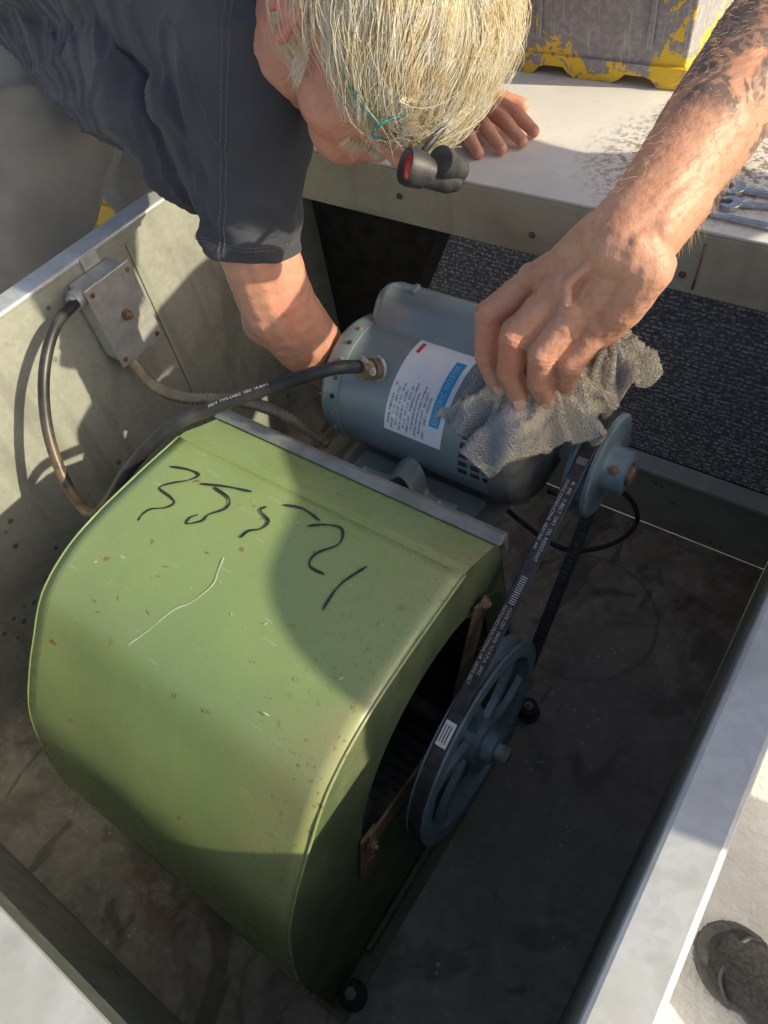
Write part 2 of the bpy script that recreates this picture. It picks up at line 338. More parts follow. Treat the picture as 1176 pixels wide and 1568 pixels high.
mk('back_plate',[(x0,.420,.004),(x1,.420,.004),(x1,.385,.48),(x0,.385,.48)],[(0,1,2,3)],MGd,bl)
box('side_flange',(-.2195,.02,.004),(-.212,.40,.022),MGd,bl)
vs=[];fs=[]
for k in range(44):
    th=2*math.pi*k/44; c,s=math.cos(th),math.sin(th); c2,s2=math.cos(th+.09),math.sin(th+.09)
    b=len(vs)
    for X in (-.245,-.58):
        vs+=[(X,Cc[0]+.15*c,Cc[1]+.15*s),(X,Cc[0]+.122*c2,Cc[1]+.122*s2),(X,Cc[0]+.121*c2-.001,Cc[1]+.121*s2+.003),(X,Cc[0]+.149*c-.001,Cc[1]+.149*s+.003)]
    fs+=[(b,b+1,b+5,b+4),(b+1,b+2,b+6,b+5),(b+2,b+3,b+7,b+6),(b+3,b,b+4,b+7),(b,b+1,b+2,b+3)]
mk('wheel_blades',vs,fs,MWhl,bl)
lathe('wheel_backplate',[(0,.154),(.003,.154),(.003,.012),(0,.012)],(-.42,*Cc),(1,0,0),MWhl,bl)
o=lathe('wheel_ring',[(0,.154),(.005,.154),(.005,.143),(0,.143),(0,.154)],(-.246,*Cc),(1,0,0),MWhl,bl)
bm=bmesh.new(); bm.from_mesh(o.data); bmesh.ops.delete(bm,geom=[f for f in bm.faces if len(f.verts)>10],context='FACES_ONLY'); bm.to_mesh(o.data); bm.free()
tube('blower_shaft',[(-.60,*Cc),(-.20,*Cc)],.009,MBk,bl,16,1)
tube('shaft_stub',[(-.20,*Cc),(-.14,*Cc)],.010,MZd,bl,16,1)
def bar(name,p,q,wd,th,mat,parent,nrm=(1,0,0)):
    p=V(p);q=V(q);d=(q-p).normalized();nn=V(nrm);s=d.cross(nn).normalized()*wd/2;t=nn*th/2
    v=[p-s-t,p+s-t,q+s-t,q-s-t,p-s+t,p+s+t,q+s+t,q-s+t]
    return bev(mk(name,v,[(0,3,2,1),(4,5,6,7),(0,1,5,4),(1,2,6,5),(2,3,7,6),(3,0,4,7)],mat,parent),.0015)
for i,(y,z) in enumerate(((.095,.30),(.335,.44),(.33,.10))):
    bar('bearing_arm_%d'%(i+1),(-.2145,y,z),(-.2145,Cc[0],Cc[1]),.030,.004,MBrn,bl)
    bolt('arm_bolt_%d'%(i+1),(-.2125,y,z),(1,0,0),.006,.006,MRu,bl)
bar('arm_foot_lower',(-.2170,.100,.315),(-.2170,.078,.235),.026,.004,MBrn,bl)
lathe('arm_foot_slot',[(0,.009),(.0015,.009)],(-.2148,.084,.255),(1,0,0),MRu,bl,16)
lathe('bearing_housing',[(0,.03),(.012,.03),(.014,.02),(.02,.02)],(-.213,*Cc),(1,0,0),MBrn,bl)
def prism(name,sec,xa,xb,mat,parent):
    n=len(sec); vs=[(xa,a,b) for a,b in sec]+[(xb,a,b) for a,b in sec]
    return bev(mk(name,vs,[(i,(i+1)%n,n+(i+1)%n,n+i) for i in range(n)]+[tuple(range(n)),tuple(range(n,2*n))],mat,parent),.0012)
prism('top_angle_iron',[(.373,.4915),(.384,.4975),(.391,.494),(.391,.465),(.387,.465),(.385,.486)],-.62,-.214,MZd,bl)
for p in ((-.205,-.03),(-.195,.42),(-.63,-.03)):
    lathe('isolator_foot',[(0,.018),(.006,.018),(.010,.012),(.020,.011),(.022,.014),(.026,.014)],(p[0],p[1],.0),(0,0,1),MBk,bl,24)
    bolt('foot_bolt',(p[0],p[1],.026),(0,0,1),.005,.008,MZd,bl)
prism('base_rail',[(-.062,.0005),(.425,.0005),(.425,.004),(-.062,.004)],-.618,-.198,MGd,bl)
def ribbon(name,pts,wd,mat,parent,sm=5):
    P=cr([(x,y,0) for x,y in pts],sm); vs=[];fs=[]
    for i,p in enumerate(P):
        d=(P[min(i+1,len(P)-1)]-P[max(i-1,0)]).normalized(); s=V((-d.y,d.x,0))
        ww=wd*(.5+.5*abs(math.sin(i*.35+1)))*(.5 if i in(0,len(P)-1) else 1)
        for k in (-1,1):
            q=p+s*ww*k; vs.append((q.x,q.y,zs(q.y)+.0027))
        if i: fs.append((2*i-2,2*i-1,2*i+1,2*i))
    return mk(name,vs,fs,mat,parent,fix=False)
mm=lambda l:[(a/1000,b/1000) for a,b in l]
W=[[(-586,274),(-563,281),(-546,281),(-551,269),(-567,255),(-573,244),(-553,241),(-542,237),(-546,227),(-560,217),(-563,206),(-561,199)],
[(-535,272),(-504,284),(-474,292)],[(-517,276),(-491,272),(-484,260),(-495,244),(-496,234),(-508,223),(-511,230),(-506,238)],
[(-446,284),(-448,276),(-431,270),(-431,258),(-441,249),(-443,238),(-442,248)],[(-431,295),(-409,301),(-383,297)],
[(-390,285),(-374,296),(-356,300),(-347,283),(-360,262),(-357,247),(-337,246)],[(-306,275),(-316,247),(-316,226),(-314,213)]]
for i,l in enumerate(W): ribbon('marker_stroke_%d'%(i+1),mm(l),.0015,MInk,bl)
MScr=simple('bare_scratch',(.50,.56,.46),(.62,.66,.56),50,.5)
ribbon('scratch_long',[(-.442,.211),(-.436,.196),(-.43,.18),(-.437,.155),(-.449,.14),(-.462,.112),(-.477,.0905)],.0007,MScr,bl)
for k in range(44):
    x=random.uniform(-.58,-.25); y=random.uniform(.07,.31); a=random.uniform(0,3.1); l=random.uniform(.002,.008)
    ribbon('scuff_%d'%k,[(x,y),(x+l*math.cos(a),y+l*math.sin(a)*.6)],random.uniform(.0003,.0009),MScr if random.random()<.45 else MRu,bl,2)
# ---------------- large pulley
def vgroove(w_,ro,depth):
    return [(-w_/2,ro-.018),(-w_/2,ro),(-w_/2+.003,ro),(-.002,ro-depth),(.002,ro-depth),(w_/2-.003,ro),(w_/2,ro),(w_/2,ro-.018)]
pl=empty('blower_pulley'); PX=-.183
o=lathe('rim',vgroove(.021,.127,.010)+[(-.0105,.109)],(PX,*Cc),(1,0,0),MPul,pl,72)
bm=bmesh.new(); bm.from_mesh(o.data); bmesh.ops.delete(bm,geom=[f for f in bm.faces if len(f.verts)>10],context='FACES_ONLY'); bm.to_mesh(o.data); bm.free()
for k in range(6):
    th=k*math.pi/3+.35; vs=[];fs=[]
    for i in range(9):
        t=i/8; r=.022+(.112-.022)*t; a=th+.35*t*t; wd=.0115-.005*math.sin(t*math.pi)+.003*t; 
        c=V((0,math.cos(a),math.sin(a))); s=V((0,-math.sin(a),math.cos(a)))
        for dx,dw in ((-.004,-1),(.005,-.8),(.005,.8),(-.004,1)): vs.append(V((PX+dx,*Cc))+c*r+s*wd*dw)
        if i:
            b=4*i
            for q in range(4): fs.append((b-4+q,b-4+(q+1)%4,b+(q+1)%4,b+q))
    bev(mk('spoke_%d'%(k+1),vs,fs,MPul,pl),.001)
lathe('hub',[(-.01,.028),(.012,.028),(.014,.02),(.026,.019),(.028,.016),(.028,.0105),(.034,.010),(.036,.007)],(PX,*Cc),(1,0,0),MPul,pl,32)
bolt('hub_set_screw',(PX+.02,Cc[0]-.014,Cc[1]+.014),(0,-.7,.7),.004,.006,MZd,pl)
# ---------------- motor pulley
mp=empty('motor_pulley'); A=(.535,.475)
lathe('sheave',[(-.016,.02),(-.016,.058),(-.012,.061),(-.009,.061),(-.002,.050),(.002,.050),(.009,.061),(.013,.061),(.015,.057),(.012,.045),(.013,.040),(.014,.028),(.018,.026),(.036,.025),(.038,.022),(.038,.014),(.034,.013)],(PX,*A),(1,0,0),MPul,mp,64)
lathe('shaft_end',[(0,.011),(.008,.011),(.010,.009)],(PX+.033,*A),(1,0,0),MRu,mp,24)
bolt('set_screw',(PX+.026,A[0]-.018,A[1]+.018),(0,-.7,.7),.004,.005,MRu,mp)
# ---------------- belt
bt=empty('drive_belt')
c1=V((0,*Cc));c2=V((0,*A));r1=.1275;r2=.0600
d=(c2-c1);Ld=d.length;d.normalize(); n_=V((0,-d.z,d.y))
if n_.y>0: n_=-n_
be=math.asin((r1-r2)/Ld)
nu=(n_*math.cos(be)+d*math.sin(be)); nl=(-n_*math.cos(be)+d*math.sin(be))
def ang(v): return math.atan2(v.z,v.y)
path=[]
pu1,pu2=c1+nu*r1,c2+nu*r2; pl2,pl1=c2+nl*r2,c1+nl*r1
for i in range(40): path.append((pu1.lerp(pu2,i/40),nu))
a0,a1=ang(nu),ang(nl)
while a1>a0: a1-=2*math.pi
for i in range(24): a=a0+(a1-a0)*i/24; v=V((0,math.cos(a),math.sin(a))); path.append((c2+v*r2,v))
for i in range(40): path.append((pl2.lerp(pl1,i/40),nl))
b0=ang(nl); b1=ang(nu)
while b1>b0: b1-=2*math.pi
for i in range(48): a=b0+(b1-b0)*i/48; v=V((0,math.cos(a),math.sin(a))); path.append((c1+v*r1,v))
vs=[];fs=[];K=len(path)
for p,nn in path:
    for dx,dn in ((-.0078,.0),(-.0068,.001),(.0068,.001),(.0078,0),(.0052,-.0095),(-.0052,-.0095)): vs.append(V((PX+dx,0,0))+p+nn*dn)
for i in range(K):
    for q in range(6): fs.append((6*i+q,6*i+(q+1)%6,6*((i+1)%K)+(q+1)%6,6*((i+1)%K)+q))
o=mk('belt_band',vs,fs,MRb,bt,True); o.modifiers.new('e','EDGE_SPLIT').split_angle=math.radians(40)
vs=[];fs=[]
for base,nn in ((pl2,nl),):
    for i in range(46):
        p=pl2.lerp(pl1,(i+.5)/46); t=(pl1-pl2).normalized(); b=len(vs)
        for dx in (-.0050,.0050):
            for tt,dn in ((-.0022,-.009),(.0022,-.009),(.0016,-.0125),(-.0016,-.0125)): vs.append(V((PX+dx,0,0))+p+t*tt+nn*dn)
        fs+=[(b,b+1,b+2,b+3),(b+4,b+5,b+6,b+7)]+[(b+q,b+(q+1)%4,b+4+(q+1)%4,b+4+q) for q in range(4)]
mk('belt_cogs',vs,fs,MRb,bt)
td=(pu1-pu2).normalized()
def belttext(s,size,start,off):
    vs,fs=textmesh(s,size); return mk('belt_print',[V((PX,0,0))+pu2+td*(start+v.x)*1+V((v.y+off,0,0))+nu*.0016 for v in vs],fs,MWh,bt,fix=False)
belttext('4L 440   V-BELT  DRY  OIL RESISTANT',.0056,.045,.0005); belttext('STATIC CONDUCTING  HEAT RES  A42',.0046,.045,-.0055)
belttext('IIIIIIIIIIIII',.010,.155,-.003); belttext('CODE 2201  MADE TO R.M.A.  SPEC',.0048,.19,.0005); belttext('MATCHED FRACTIONAL HP  DRIVE BELT',.0048,.19,-.0055)
box_=[V((PX,0,0))+pu2+td*t+V((x,0,0))+nu*.0015 for t,x in ((.318,-.006),(.345,-.006),(.345,.006),(.318,.006))]
mk('belt_sticker',box_,[(0,1,2,3)],MLab,bt,fix=False)
for q in range(3):
    box_=[V((PX,0,0))+pu2+td*t+V((x,0,0))+nu*.0019 for t,x in ((.322,-.004+q*.003),(.341,-.004+q*.003),(.341,-.003+q*.003),(.322,-.003+q*.003))]
    mk('sticker_line_%d'%q,box_,[(0,1,2,3)],MInk if q else MRed,bt,fix=False)
box_=[V((PX,0,0))+pu2+td*t+V((x,0,0))+nu*.0015 for t,x in ((.018,-.0055),(.026,-.0055),(.026,.0055),(.018,.0055))]
mk('belt_sticker_small',box_,[(0,1,2,3)],MZd,bt,fix=False)
# ---------------- motor
mo=empty('electric_motor'); ax=(1,0,0)
lathe('shell',[(-.228,.0805),(0.0,.0805),(.0,.079),(-.228,.079)],(-.262,*A),ax,MBlue,mo,96)
lathe('rear_bell',[(0,.0),(0,.040),(.003,.064),(.008,.076),(.016,.0815),(.034,.0825),(.037,.0825)],(-.522,*A),ax,MBlue,mo,72)
MEnd=simple('dusty_end_bell',(.16,.16,.15),(.32,.30,.26),30,.55,.2,.3)
lathe('front_bell',[(-.012,.0825),(.0,.0825),(.012,.079),(.022,.066),(.026,.04),(.034,.03),(.036,.018),(.04,.0)],(-.262,*A),ax,MEnd,mo,72)
tube('shaft',[(-.24,*A),(-.15,*A)],.010,MZn,mo,20,1)
for k in range(4):
    th=math.pi/4+k*math.pi/2
    bolt('through_bolt_%d'%(k+1),(-.516,A[0]+.066*math.cos(th),A[1]+.066*math.sin(th)),(-1,0,0),.004,.008,MRu,mo)
    bolt('through_bolt_f%d'%(k+1),(-.248,A[0]+.07*math.cos(th),A[1]+.07*math.sin(th)),(1,0,0),.004,.006,MRu,mo)
def onm(x,phi,h=0): return V((x,A[0]+(.0805+h)*math.cos(phi),A[1]+(.0805+h)*math.sin(phi)))
def patch(name,xa,xb,pa,pb,h,mat,nn=16):
    vs=[];fs=[]
    for i in range(nn+1):
        ph=pa+(pb-pa)*i/nn; vs+=[onm(xa,ph,h),onm(xb,ph,h)]
        if i: fs.append((2*i-2,2*i-1,2*i+1,2*i))
    return mk(name,vs,fs,mat,mo,True)
rad=math.radians
for k in range(9):
    bolt('bell_rivet_%d'%k,onm(-.492,rad(60+k*16),.002),onm(0,rad(60+k*16),0)-V((0,*A)),.0022,.0024,MRu if k%3 else MBk,mo)
patch('label',-.415,-.337,rad(80),rad(167),.0005,MLab,24)
patch('label_band',-.356,-.343,rad(92),rad(150),.0009,MLb,16)
def mtext(s,size,x,phs,mat,h=.0012):
    vs,fs=textmesh(s,size); r=.0805+h
    return mk('label_text',[onm(x-v.y,phs-v.x/r,h) for v in vs],fs,mat,mo,fix=False)
mtext('ELECTRIC MOTOR',.0090,-.3465,rad(148),MWh,.0013)
rows=['MODEL  F48K12A34        ST','HP 3/4     V 115    RPM 1725','PH 1   HZ 60   A 10.2   FR 56','INS B   AMB 40 C   CODE L','SF 1.25   SFA 11.4   ENCL DP','TIME CONT   THERMALLY PROT','TO REVERSE ROTATION','INTERCHANGE LEADS 5 AND 8','BLOWER DUTY  SER 20417','LINE 1    LINE 2   GROUND']
for i,s in enumerate(rows): mtext(s,.0042,-.408+i*.0053,rad(163 if i%2 else 160),MInk)
MLr=simple('label_red',(.5,.05,.05),(.55,.07,.06),20,.3,0,0)
patch('label_red_logo',-.409,-.404,rad(84),rad(96),.0009,MLr,4)
for r_ in range(3):
    for k in range(7):
        xa=-.313+r_*.016; pa=rad(128+k*8.3); patch('vent_%d_%d'%(r_,k),xa,xa+.0115,pa,pa+rad(5.2),.0005,MBk,3)  # flat dark patches on the shell; shade inside the slots is painted
def capc(name):
    vs=[];fs=[];sec=[]
    for k in range(17):
        a=math.pi*(k/16)*1.0; sec.append((math.cos(a)*.034,math.sin(a)*.03))
    sec=[(.034,-.03)]+sec+[(-.034,-.03)]
    q=Matrix.Rotation(rad(-40),2)
    L=[(-.497,.45),(-.496,.72),(-.490,.90),(-.480,1.0),(-.31,1.0),(-.300,.9),(-.295,.6)]
    for x,s in L:
        for a,c in sec:
            vv=q@V((a*s,c*s if c>0 else c)); vs.append((x,.592+vv.x,.553+vv.y))
    n=len(sec)
    fs=[(i*n+k,i*n+(k+1)%n,(i+1)*n+(k+1)%n,(i+1)*n+k) for i in range(len(L)-1) for k in range(n)]+[tuple(range(n)),tuple((len(L)-1)*n+k for k in range(n))]
    o=mk(name,vs,fs,MBlue,mo,True); o.modifiers.new('e','EDGE_SPLIT').split_angle=math.radians(60); return o
capc('capacitor_cover')
box('cover_strap',(-.452,.585,.578),(-.445,.60,.590),MBlue,mo,.002)
for x in (-.475,-.40,-.31): bolt('cover_screw',(x,.562,.553),(0,-.4,.9),.0035,.003,MRu,mo)
lathe('conduit_connector',[(0,.013),(.008,.013),(.008,.0105),(.018,.0105),(.018,.0115),(.024,.0115)],(-.440,.490,.548),(-.25,-.75,.35),MBrn,mo,20)
lathe('connector_locknut',[(0,.015),(.004,.015)],(-.439,.493,.546),(-.25,-.75,.35),MZn,mo,10)
bolt('connector_screw',(-.445,.478,.563),(0,-.2,1),.0035,.008,MZn,mo); bolt('connector_screw_b',(-.432,.473,.558),(.5,-.2,1),.003,.007,MZn,mo)
box('mount_plate',(-.50,.40,.384),(-.27,.66,.390),MZd,mo)
def strap(name,P,wd,th,mat,parent):
    P=cr(P,5); vs=[];fs=[]
    for i,p in enumerate(P):
        d=(P[min(i+1,len(P)-1)]-P[max(i-1,0)]).normalized(); s=V((0,.9,.25)).normalized(); nn=d.cross(s).normalized()
        for a,b in ((-1,-1),(1,-1),(1,1),(-1,1)): vs.append(p+s*wd/2*a+nn*th/2*b)
        if i:
            for q in range(4): fs.append((4*i-4+q,4*i-4+(q+1)%4,4*i+(q+1)%4,4*i+q))
    fs+=[(0,1,2,3),(len(vs)-4,len(vs)-3,len(vs)-2,len(vs)-1)]
    return bev(mk(name,vs,fs,mat,parent),.0008)
strap('cradle_strap',[(-.450,.430,.416),(-.420,.430,.416),(-.405,.434,.420),(-.396,.440,.440),(-.380,.444,.453),(-.364,.440,.440),(-.356,.434,.420),(-.341,.430,.416),(-.310,.430,.416)],.030,.003,MBlue,mo)
for x in (-.434,-.326):
    bolt('cradle_nut',(x,.428,.418),(0,0,1),.0065,.007,MZn,mo); tube('cradle_stud',[(x,.428,.385),(x,.428,.438)],.003,MZn,mo,8,1)
prism('cradle_rail',[(.42,.400),(.475,.400),(.475,.409),(.42,.409)],-.47,-.29,MBlue,mo)
# ---------------- cables
cb=empty('power_cable')
tube('cable_jacket',[(-.922,.436,.541),(-.92,.425,.540),(-.90,.370,.541),(-.88,.315,.510),(-.86,.271,.459),(-.83,.241,.411),(-.80,.226,.373),(-.76,.221,.376),(-.70,.228,.431),(-.66,.262,.486),(-.617,.311,.530),(-.571,.360,.545),(-.516,.408,.560),(-.467,.444,.573),(-.449,.470,.563)],.0078,MCab,cb,14,10)
lathe('cable_gland',[(0,.013),(.012,.013),(.012,.010),(.02,.010)],(-.922,.436,.541),(0,-1,0),MZn,cb,18)
P=cr([(-.617,.311,.530),(-.571,.360,.545),(-.516,.408,.560),(-.467,.444,.573)],8)
t_,f_=textmesh('14/3 SJTOOW 300V  E0219  TYPE CABLE  105C  14 AWG',.005)
vs=[]
cum=[0]
for a,b in zip(P,P[1:]): cum.append(cum[-1]+(b-a).length)
for v in t_:
    s=min(max(v.x+.01,0),cum[-1]-1e-4); i=max(j for j in range(len(cum)-1) if cum[j]<=s); p=P[i].lerp(P[i+1],(s-cum[i])/(cum[i+1]-cum[i])); dd=(P[i+1]-P[i]).normalized()
    cv=(V((0,-.35,.9))).normalized(); cv=(cv-dd*cv.dot(dd)).normalized(); sd=cv.cross(dd); a=(v.y-.002)/.0080; vs.append(p+(cv*math.cos(a)+sd*math.sin(-a)*-1)*.0082)
mk('cable_print',vs,f_,MWh,cb,fix=False)
fx=empty('flexible_conduit'); MFx=simple('flex_steel',(.38,.32,.22),(.56,.48,.35),30,.4,.3)
tube('armor',[(-.925,.465,.425),(-.92,.460,.401),(-.88,.452,.375),(-.82,.456,.371),(-.76,.483,.370),(-.70,.495,.375),(-.64,.50,.37),(-.58,.51,.33)],.007,MFx,fx,12,18,rf=lambda L,i:.0060+.0040*(i%2))
wr=empty('ground_wire')
tube('wire',[(-.25,.56,.36),(-.22,.578,.347),(-.20,.642,.311),(-.18,.694,.239),(-.17,.720,.159),(-.18,.654,.178),(-.22,.576,.229),(-.28,.551,.284),(-.33,.53,.36)],.0038,MRb,wr,8,8)
# ---------------- junction box
jb=empty('junction_box')
box('body',(-.946,.436,.424),(-.903,.512,.552),MZn,jb,.003)
box('cover_plate',(-.9025,.431,.419),(-.8995,.517,.557),MZn,jb,.002)
bolt('cover_knob',(-.899,.474,.49),(1,0,0),.006,.010,MRu,jb)
for y,z in ((.44,.545),(.508,.43),(.44,.43),(.508,.545)): bolt('cover_screw',(-.8995,y,z),(1,0,0),.003,.002,MRu,jb)
box('mount_ear',(-.9475,.47,.552),(-.944,.50,.572),MZn,jb,.001)
lathe('flex_connector',[(0,.012),(.015,.012),(.015,.010),(.022,.010)],(-.925,.465,.424),(0,0,-1),MZn,jb,18)
lathe('cable_hub',[(0,.014),(.014,.014)],(-.922,.436,.541),(0,-1,0),MZn,jb,18)
# ---------------- worn case on the ledge
tb=empty('worn_tool_case')
def tapered(name,c,hx,hy,z0,z1,tp,mat,parent,notch=True):
    n=28; pts=[]
    for i in range(n): pts.append((-hx+2*hx*i/n,-hy))
    for i in range(n): pts.append((hx,-hy+2*hy*i/n))
    for i in range(n): pts.append((hx-2*hx*i/n,hy))
    for i in range(n): pts.append((-hx,hy-2*hy*i/n))
    vs=[];Z=[z0,z0+.03,z0+.031,z1]; S=[1.03,1.03,1.0,1+tp]
    for j,(z,s) in enumerate(zip(Z,S)):
        for x,y in pts:
            zz=z
            if j==0 and notch:
                u=abs(x)/hx if abs(abs(y)-hy)<1e-6 else abs(y)/hy
                zz+=.014*max(0,min(1,(.72-u)/.1))*max(0,min(1,(u-.25)/.1))
            vs.append((c[0]+x*s,c[1]+y*s,zz))
    m=4*n; fs=[(j*m+k,j*m+(k+1)%m,(j+1)*m+(k+1)%m,(j+1)*m+k) for j in range(3) for k in range(m)]+[tuple(3*m+k for k in range(m)),tuple(m+k for k in range(m))]
    return mk(name,vs,fs,mat,parent)
o=tapered('case_body',(-.500,1.345),.142,.155,.5775,.93,.10,MTo,tb); bev(o,.003)
for x in (-.595,-.415): bev(box('case_rib',(x-.005,1.181,.63),(x+.005,1.186,.90),MTo,tb,.002),.001)
# ---------------- yellow crate far left
yc=empty('yellow_plastic_crate')
def crate(c,h,z0,z1):
    tapered('crate_body',c,h,h*.8,z0,z1,.12,MYe,yc)
    for i in range(4):
        z=z0+.05+i*(z1-z0)/4.6; box('crate_rib_%d'%i,(c[0]-h*1.1,c[1]-h*.92,z),(c[0]+h*1.1,c[1]+h*.92,z+.012),MYe,yc,.003)
    box('crate_top',(c[0]-h*1.18,c[1]-h*1.0,z1),(c[0]+h*1.18,c[1]+h*1.0,z1+.02),MYe,yc,.006)
crate((-2.0,1.36),.27,-.25,.20)
# ---------------- wrenches
MCh=simple('chrome_steel',(.45,.47,.5),(.6,.62,.65),60,.22,.9,.1)
def wrench(c,ang_,L,s,name):
    e=empty(name); q=Matrix.Rotation(ang_,3,'Z'); c=V(c)
    def pr(nm,pts,z0,z1):
        n=len(pts); vs=[c+q@V((x,y,z0)) for x,y in pts]+[c+q@V((x,y,z1)) for x,y in pts]
        return bev(mk(nm,vs,[(i,(i+1)%n,n+(i+1)%n,n+i) for i in range(n)]+[tuple(range(n)),tuple(range(n,2*n))],MCh,e),.0008)
    pr('handle',[(.012*s,-.0035*s),(L-.01*s,-.0045*s),(L-.01*s,.0045*s),(.012*s,.0035*s)],.001,.0055)
    jaw=[]
    for k in range(15):
        a=rad(-145)+rad(290)*k/14; jaw.append((.014*s*math.cos(a)*1.0,.014*s*math.sin(a)))
    jaw+=[(-.0125*s,.005*s),(-.001*s,.0055*s),(.003*s,0),(-.001*s,-.0055*s),(-.0125*s,-.005*s)]
    pr('open_jaw',jaw,.0,.0068)
    vs=[];fs=[];K=24
    for k in range(K):
        a=2*math.pi*k/K
        for r,z in ((.0125*s,0),(.0125*s,.009),(.0078*s,.009),(.0078*s,0)): vs.append(c+q@V((L+r*math.cos(a),r*math.sin(a),z)))
    for k in range(K):
        for m in range(4): fs.append((4*k+m,4*k+(m+1)%4,4*((k+1)%K)+(m+1)%4,4*((k+1)%K)+m))
    bev(mk('ring_end',vs,fs,MCh,e),.0008)
wrench((-.190,.905,.578),rad(14),.16,1.0,'combination_wrench'); wrench((-.218,.878,.578),rad(-3),.17,1.15,'combination_wrench.001'); wrench((-.20,.940,.578),rad(2),.19,1.2,'combination_wrench.002')
# ---------------- shoe (toe towards the cabinet)
sh=empty('black_sneaker'); q=Matrix.Rotation(rad(-14),3,'Z'); so_=V((.172,.325,-.25)); T=lambda x,y,z: so_+q@V((x,y,z))
b=Blob()
b.chain([(T(.02,0,.040),.030),(T(.07,0,.050),.040),(T(.14,0,.065),.045),(T(.22,0,.085),.042)])
b.ell(T(.045,.004,.03),(.055,.050,.030),q); b.ell(T(.12,0,.035),(.09,.045,.035),q); b.ell(T(.21,0,.035),(.065,.038,.045),q)
MSn=simple('sneaker_mesh',(.02,.02,.022),(.055,.055,.058),160,.8,0,.8,.002); b.build('upper',.004,3,MSn,sh)
MSole=simple('sneaker_sole',(.07,.07,.07),(.12,.12,.12),60,.7)
b=Blob(); b.ell(T(.040,.004,.014),(.066,.060,.013),q); b.ell(T(.12,0,.014),(.10,.052,.013),q); b.ell(T(.21,0,.014),(.075,.044,.013),q); b.build('sole',.004,2,MSole,sh)
b=Blob(); b.ell(T(.006,.003,.028),(.028,.036,.020),q); b.build('toe_cap',.003,2,MSole,sh)
tube('toe_seam',[T(.055,-.050,.030),T(.028,-.036,.052),T(.022,.0,.066),T(.028,.038,.052),T(.055,.052,.030)],.0028,MSole,sh,8,6)
for k in range(5): tube('lace_%d'%k,[T(.085+k*.018,-.024,.085+k*.005),T(.092+k*.018,0,.095+k*.006),T(.085+k*.018,.024,.085+k*.005)],.0028,MSole,sh,6,3)
# ---------------- person with tattooed arm; unseen body posed to shade the blower
m2=empty('man.001')
b=Blob()
wc=V((-.169,.486,.775)); sd=V((.94,-.32,-.1)).normalized()
mcp=[(-.246,.492,.718),(-.219,.478,.724),(-.195,.470,.718),(-.174,.474,.706)]
fing=[[(-.246,.494,.718),(-.276,.469,.690),(-.274,.458,.652),(-.261,.456,.624)],[(-.218,.476,.724),(-.241,.452,.690),(-.2455,.450,.650),(-.238,.452,.620)],
[(-.195,.468,.718),(-.213,.448,.684),(-.217,.452,.648),(-.214,.460,.624)],[(-.176,.471,.706),(-.190,.457,.676),(-.196,.464,.650),(-.200,.474,.632)]]
fr_=[(.0140,.0132,.0114,.0100),(.0144,.0136,.0116,.0102),(.0138,.0128,.0111,.0096),(.0126,.0115,.0100,.0088)]
for f,r in zip(fing,fr_):
    b.chain(list(zip(f,r))); b.ell(f[1],r[1]*1.07); b.ell(f[2],r[2]*1.05); b.ell(f[0],r[0]*1.05)
for k,mc in enumerate(mcp):
    w0=wc+sd*(-.024+.016*k)+V((0,0,-.006))
    b.chain([(w0,.0205),(V(mc).lerp(w0,.5)+V((0,0,-.006)),.0185),(V(mc)+V((0,.003,-.004)),.0160)])
b.chain([((-.190,.505,.755),.022),((-.222,.512,.718),.0195),((-.248,.500,.680),.0150),((-.250,.482,.645),.0125)])
b.chain([((-.172,.50,.74),.022),((-.18,.49,.70),.018)])
b.chain([(wc-sd*.012,.0245),((-.165,.53,.795),.027)]); b.chain([(wc+sd*.012,.0245),((-.150,.53,.792),.027)])
b.chain([(wc,.0285),((-.1605,.535,.795),.033),((-.1525,.590,.815),.0385),((-.146,.690,.838),.044),((-.13,.80,.86),.050),((-.10,.90,.88),.047),((-.02,.98,.95),.052),((.10,1.05,1.06),.058)])
for k,mc in enumerate(mcp):
    w0=wc+sd*(-.012+.008*k)+V((.003,-.012,.016)); b.chain([(w0,.006),(V(mc)+V((.002,-.004,.0105)),.0068)]); b.ell(V(mc)+V((0,-.004,.006)),.0125)
b.chain([((-.185,.468,.768),.004),((-.200,.460,.750),.0045),((-.196,.453,.737),.004)])
b.ell(wc+sd*.026+V((0,.012,.016)),.012)
JT=[]
for f,r in zip(fing,fr_):
    for j in (1,2):
        axd=(V(f[j+1])-V(f[j-1])).normalized(); JT.append((V(f[j]),axd,r[j]))
def hd(p):
    h=.0007*fr(p,50)+.0003*fr(p,150)
    if p.y<.53:
        for c,a,r in JT:
            v=p-c; t=v.dot(a)
            if abs(t)<.008 and (v-a*t).length<r*1.6: h-=.0012*max(0,math.cos(t*2*math.pi/.0042))*(1-abs(t)/.008)
    return h
arm2=b.build('tattooed_arm_and_hand',.0018,4,MS2,m2,disp=hd)
MN=simple('nail',(.62,.40,.32),(.68,.46,.38),80,.3,0,0)
for f,r in zip(fing,fr_):
    dd=(V(f[3])-V(f[2])).normalized(); out=(V((.25,-.5,.5))); out=(out-dd*out.dot(dd)).normalized(); s=dd.cross(out)
    bb=Blob(); bb.ell(V(f[3])+out*(r[3]*.86)+dd*.002,(.0060,.0075,.0014),Matrix((s,dd,out)).transposed(),16,10)
    mk('nail',bb.v,bb.f,MN,m2,True)
b=Blob(); b.chain([((.05,1.02,1.01),.066),((.18,1.10,1.13),.085)]); b.chain([((.18,1.10,1.11),.09),((.36,.95,1.01),.12),((.50,.62,.95),.125),((.60,.42,.92),.145)]); b.chain([((.36,.95,1.01),.12),((.52,1.05,1.05),.10)])  # torso and hips out of view, placed to block sun from the blower top
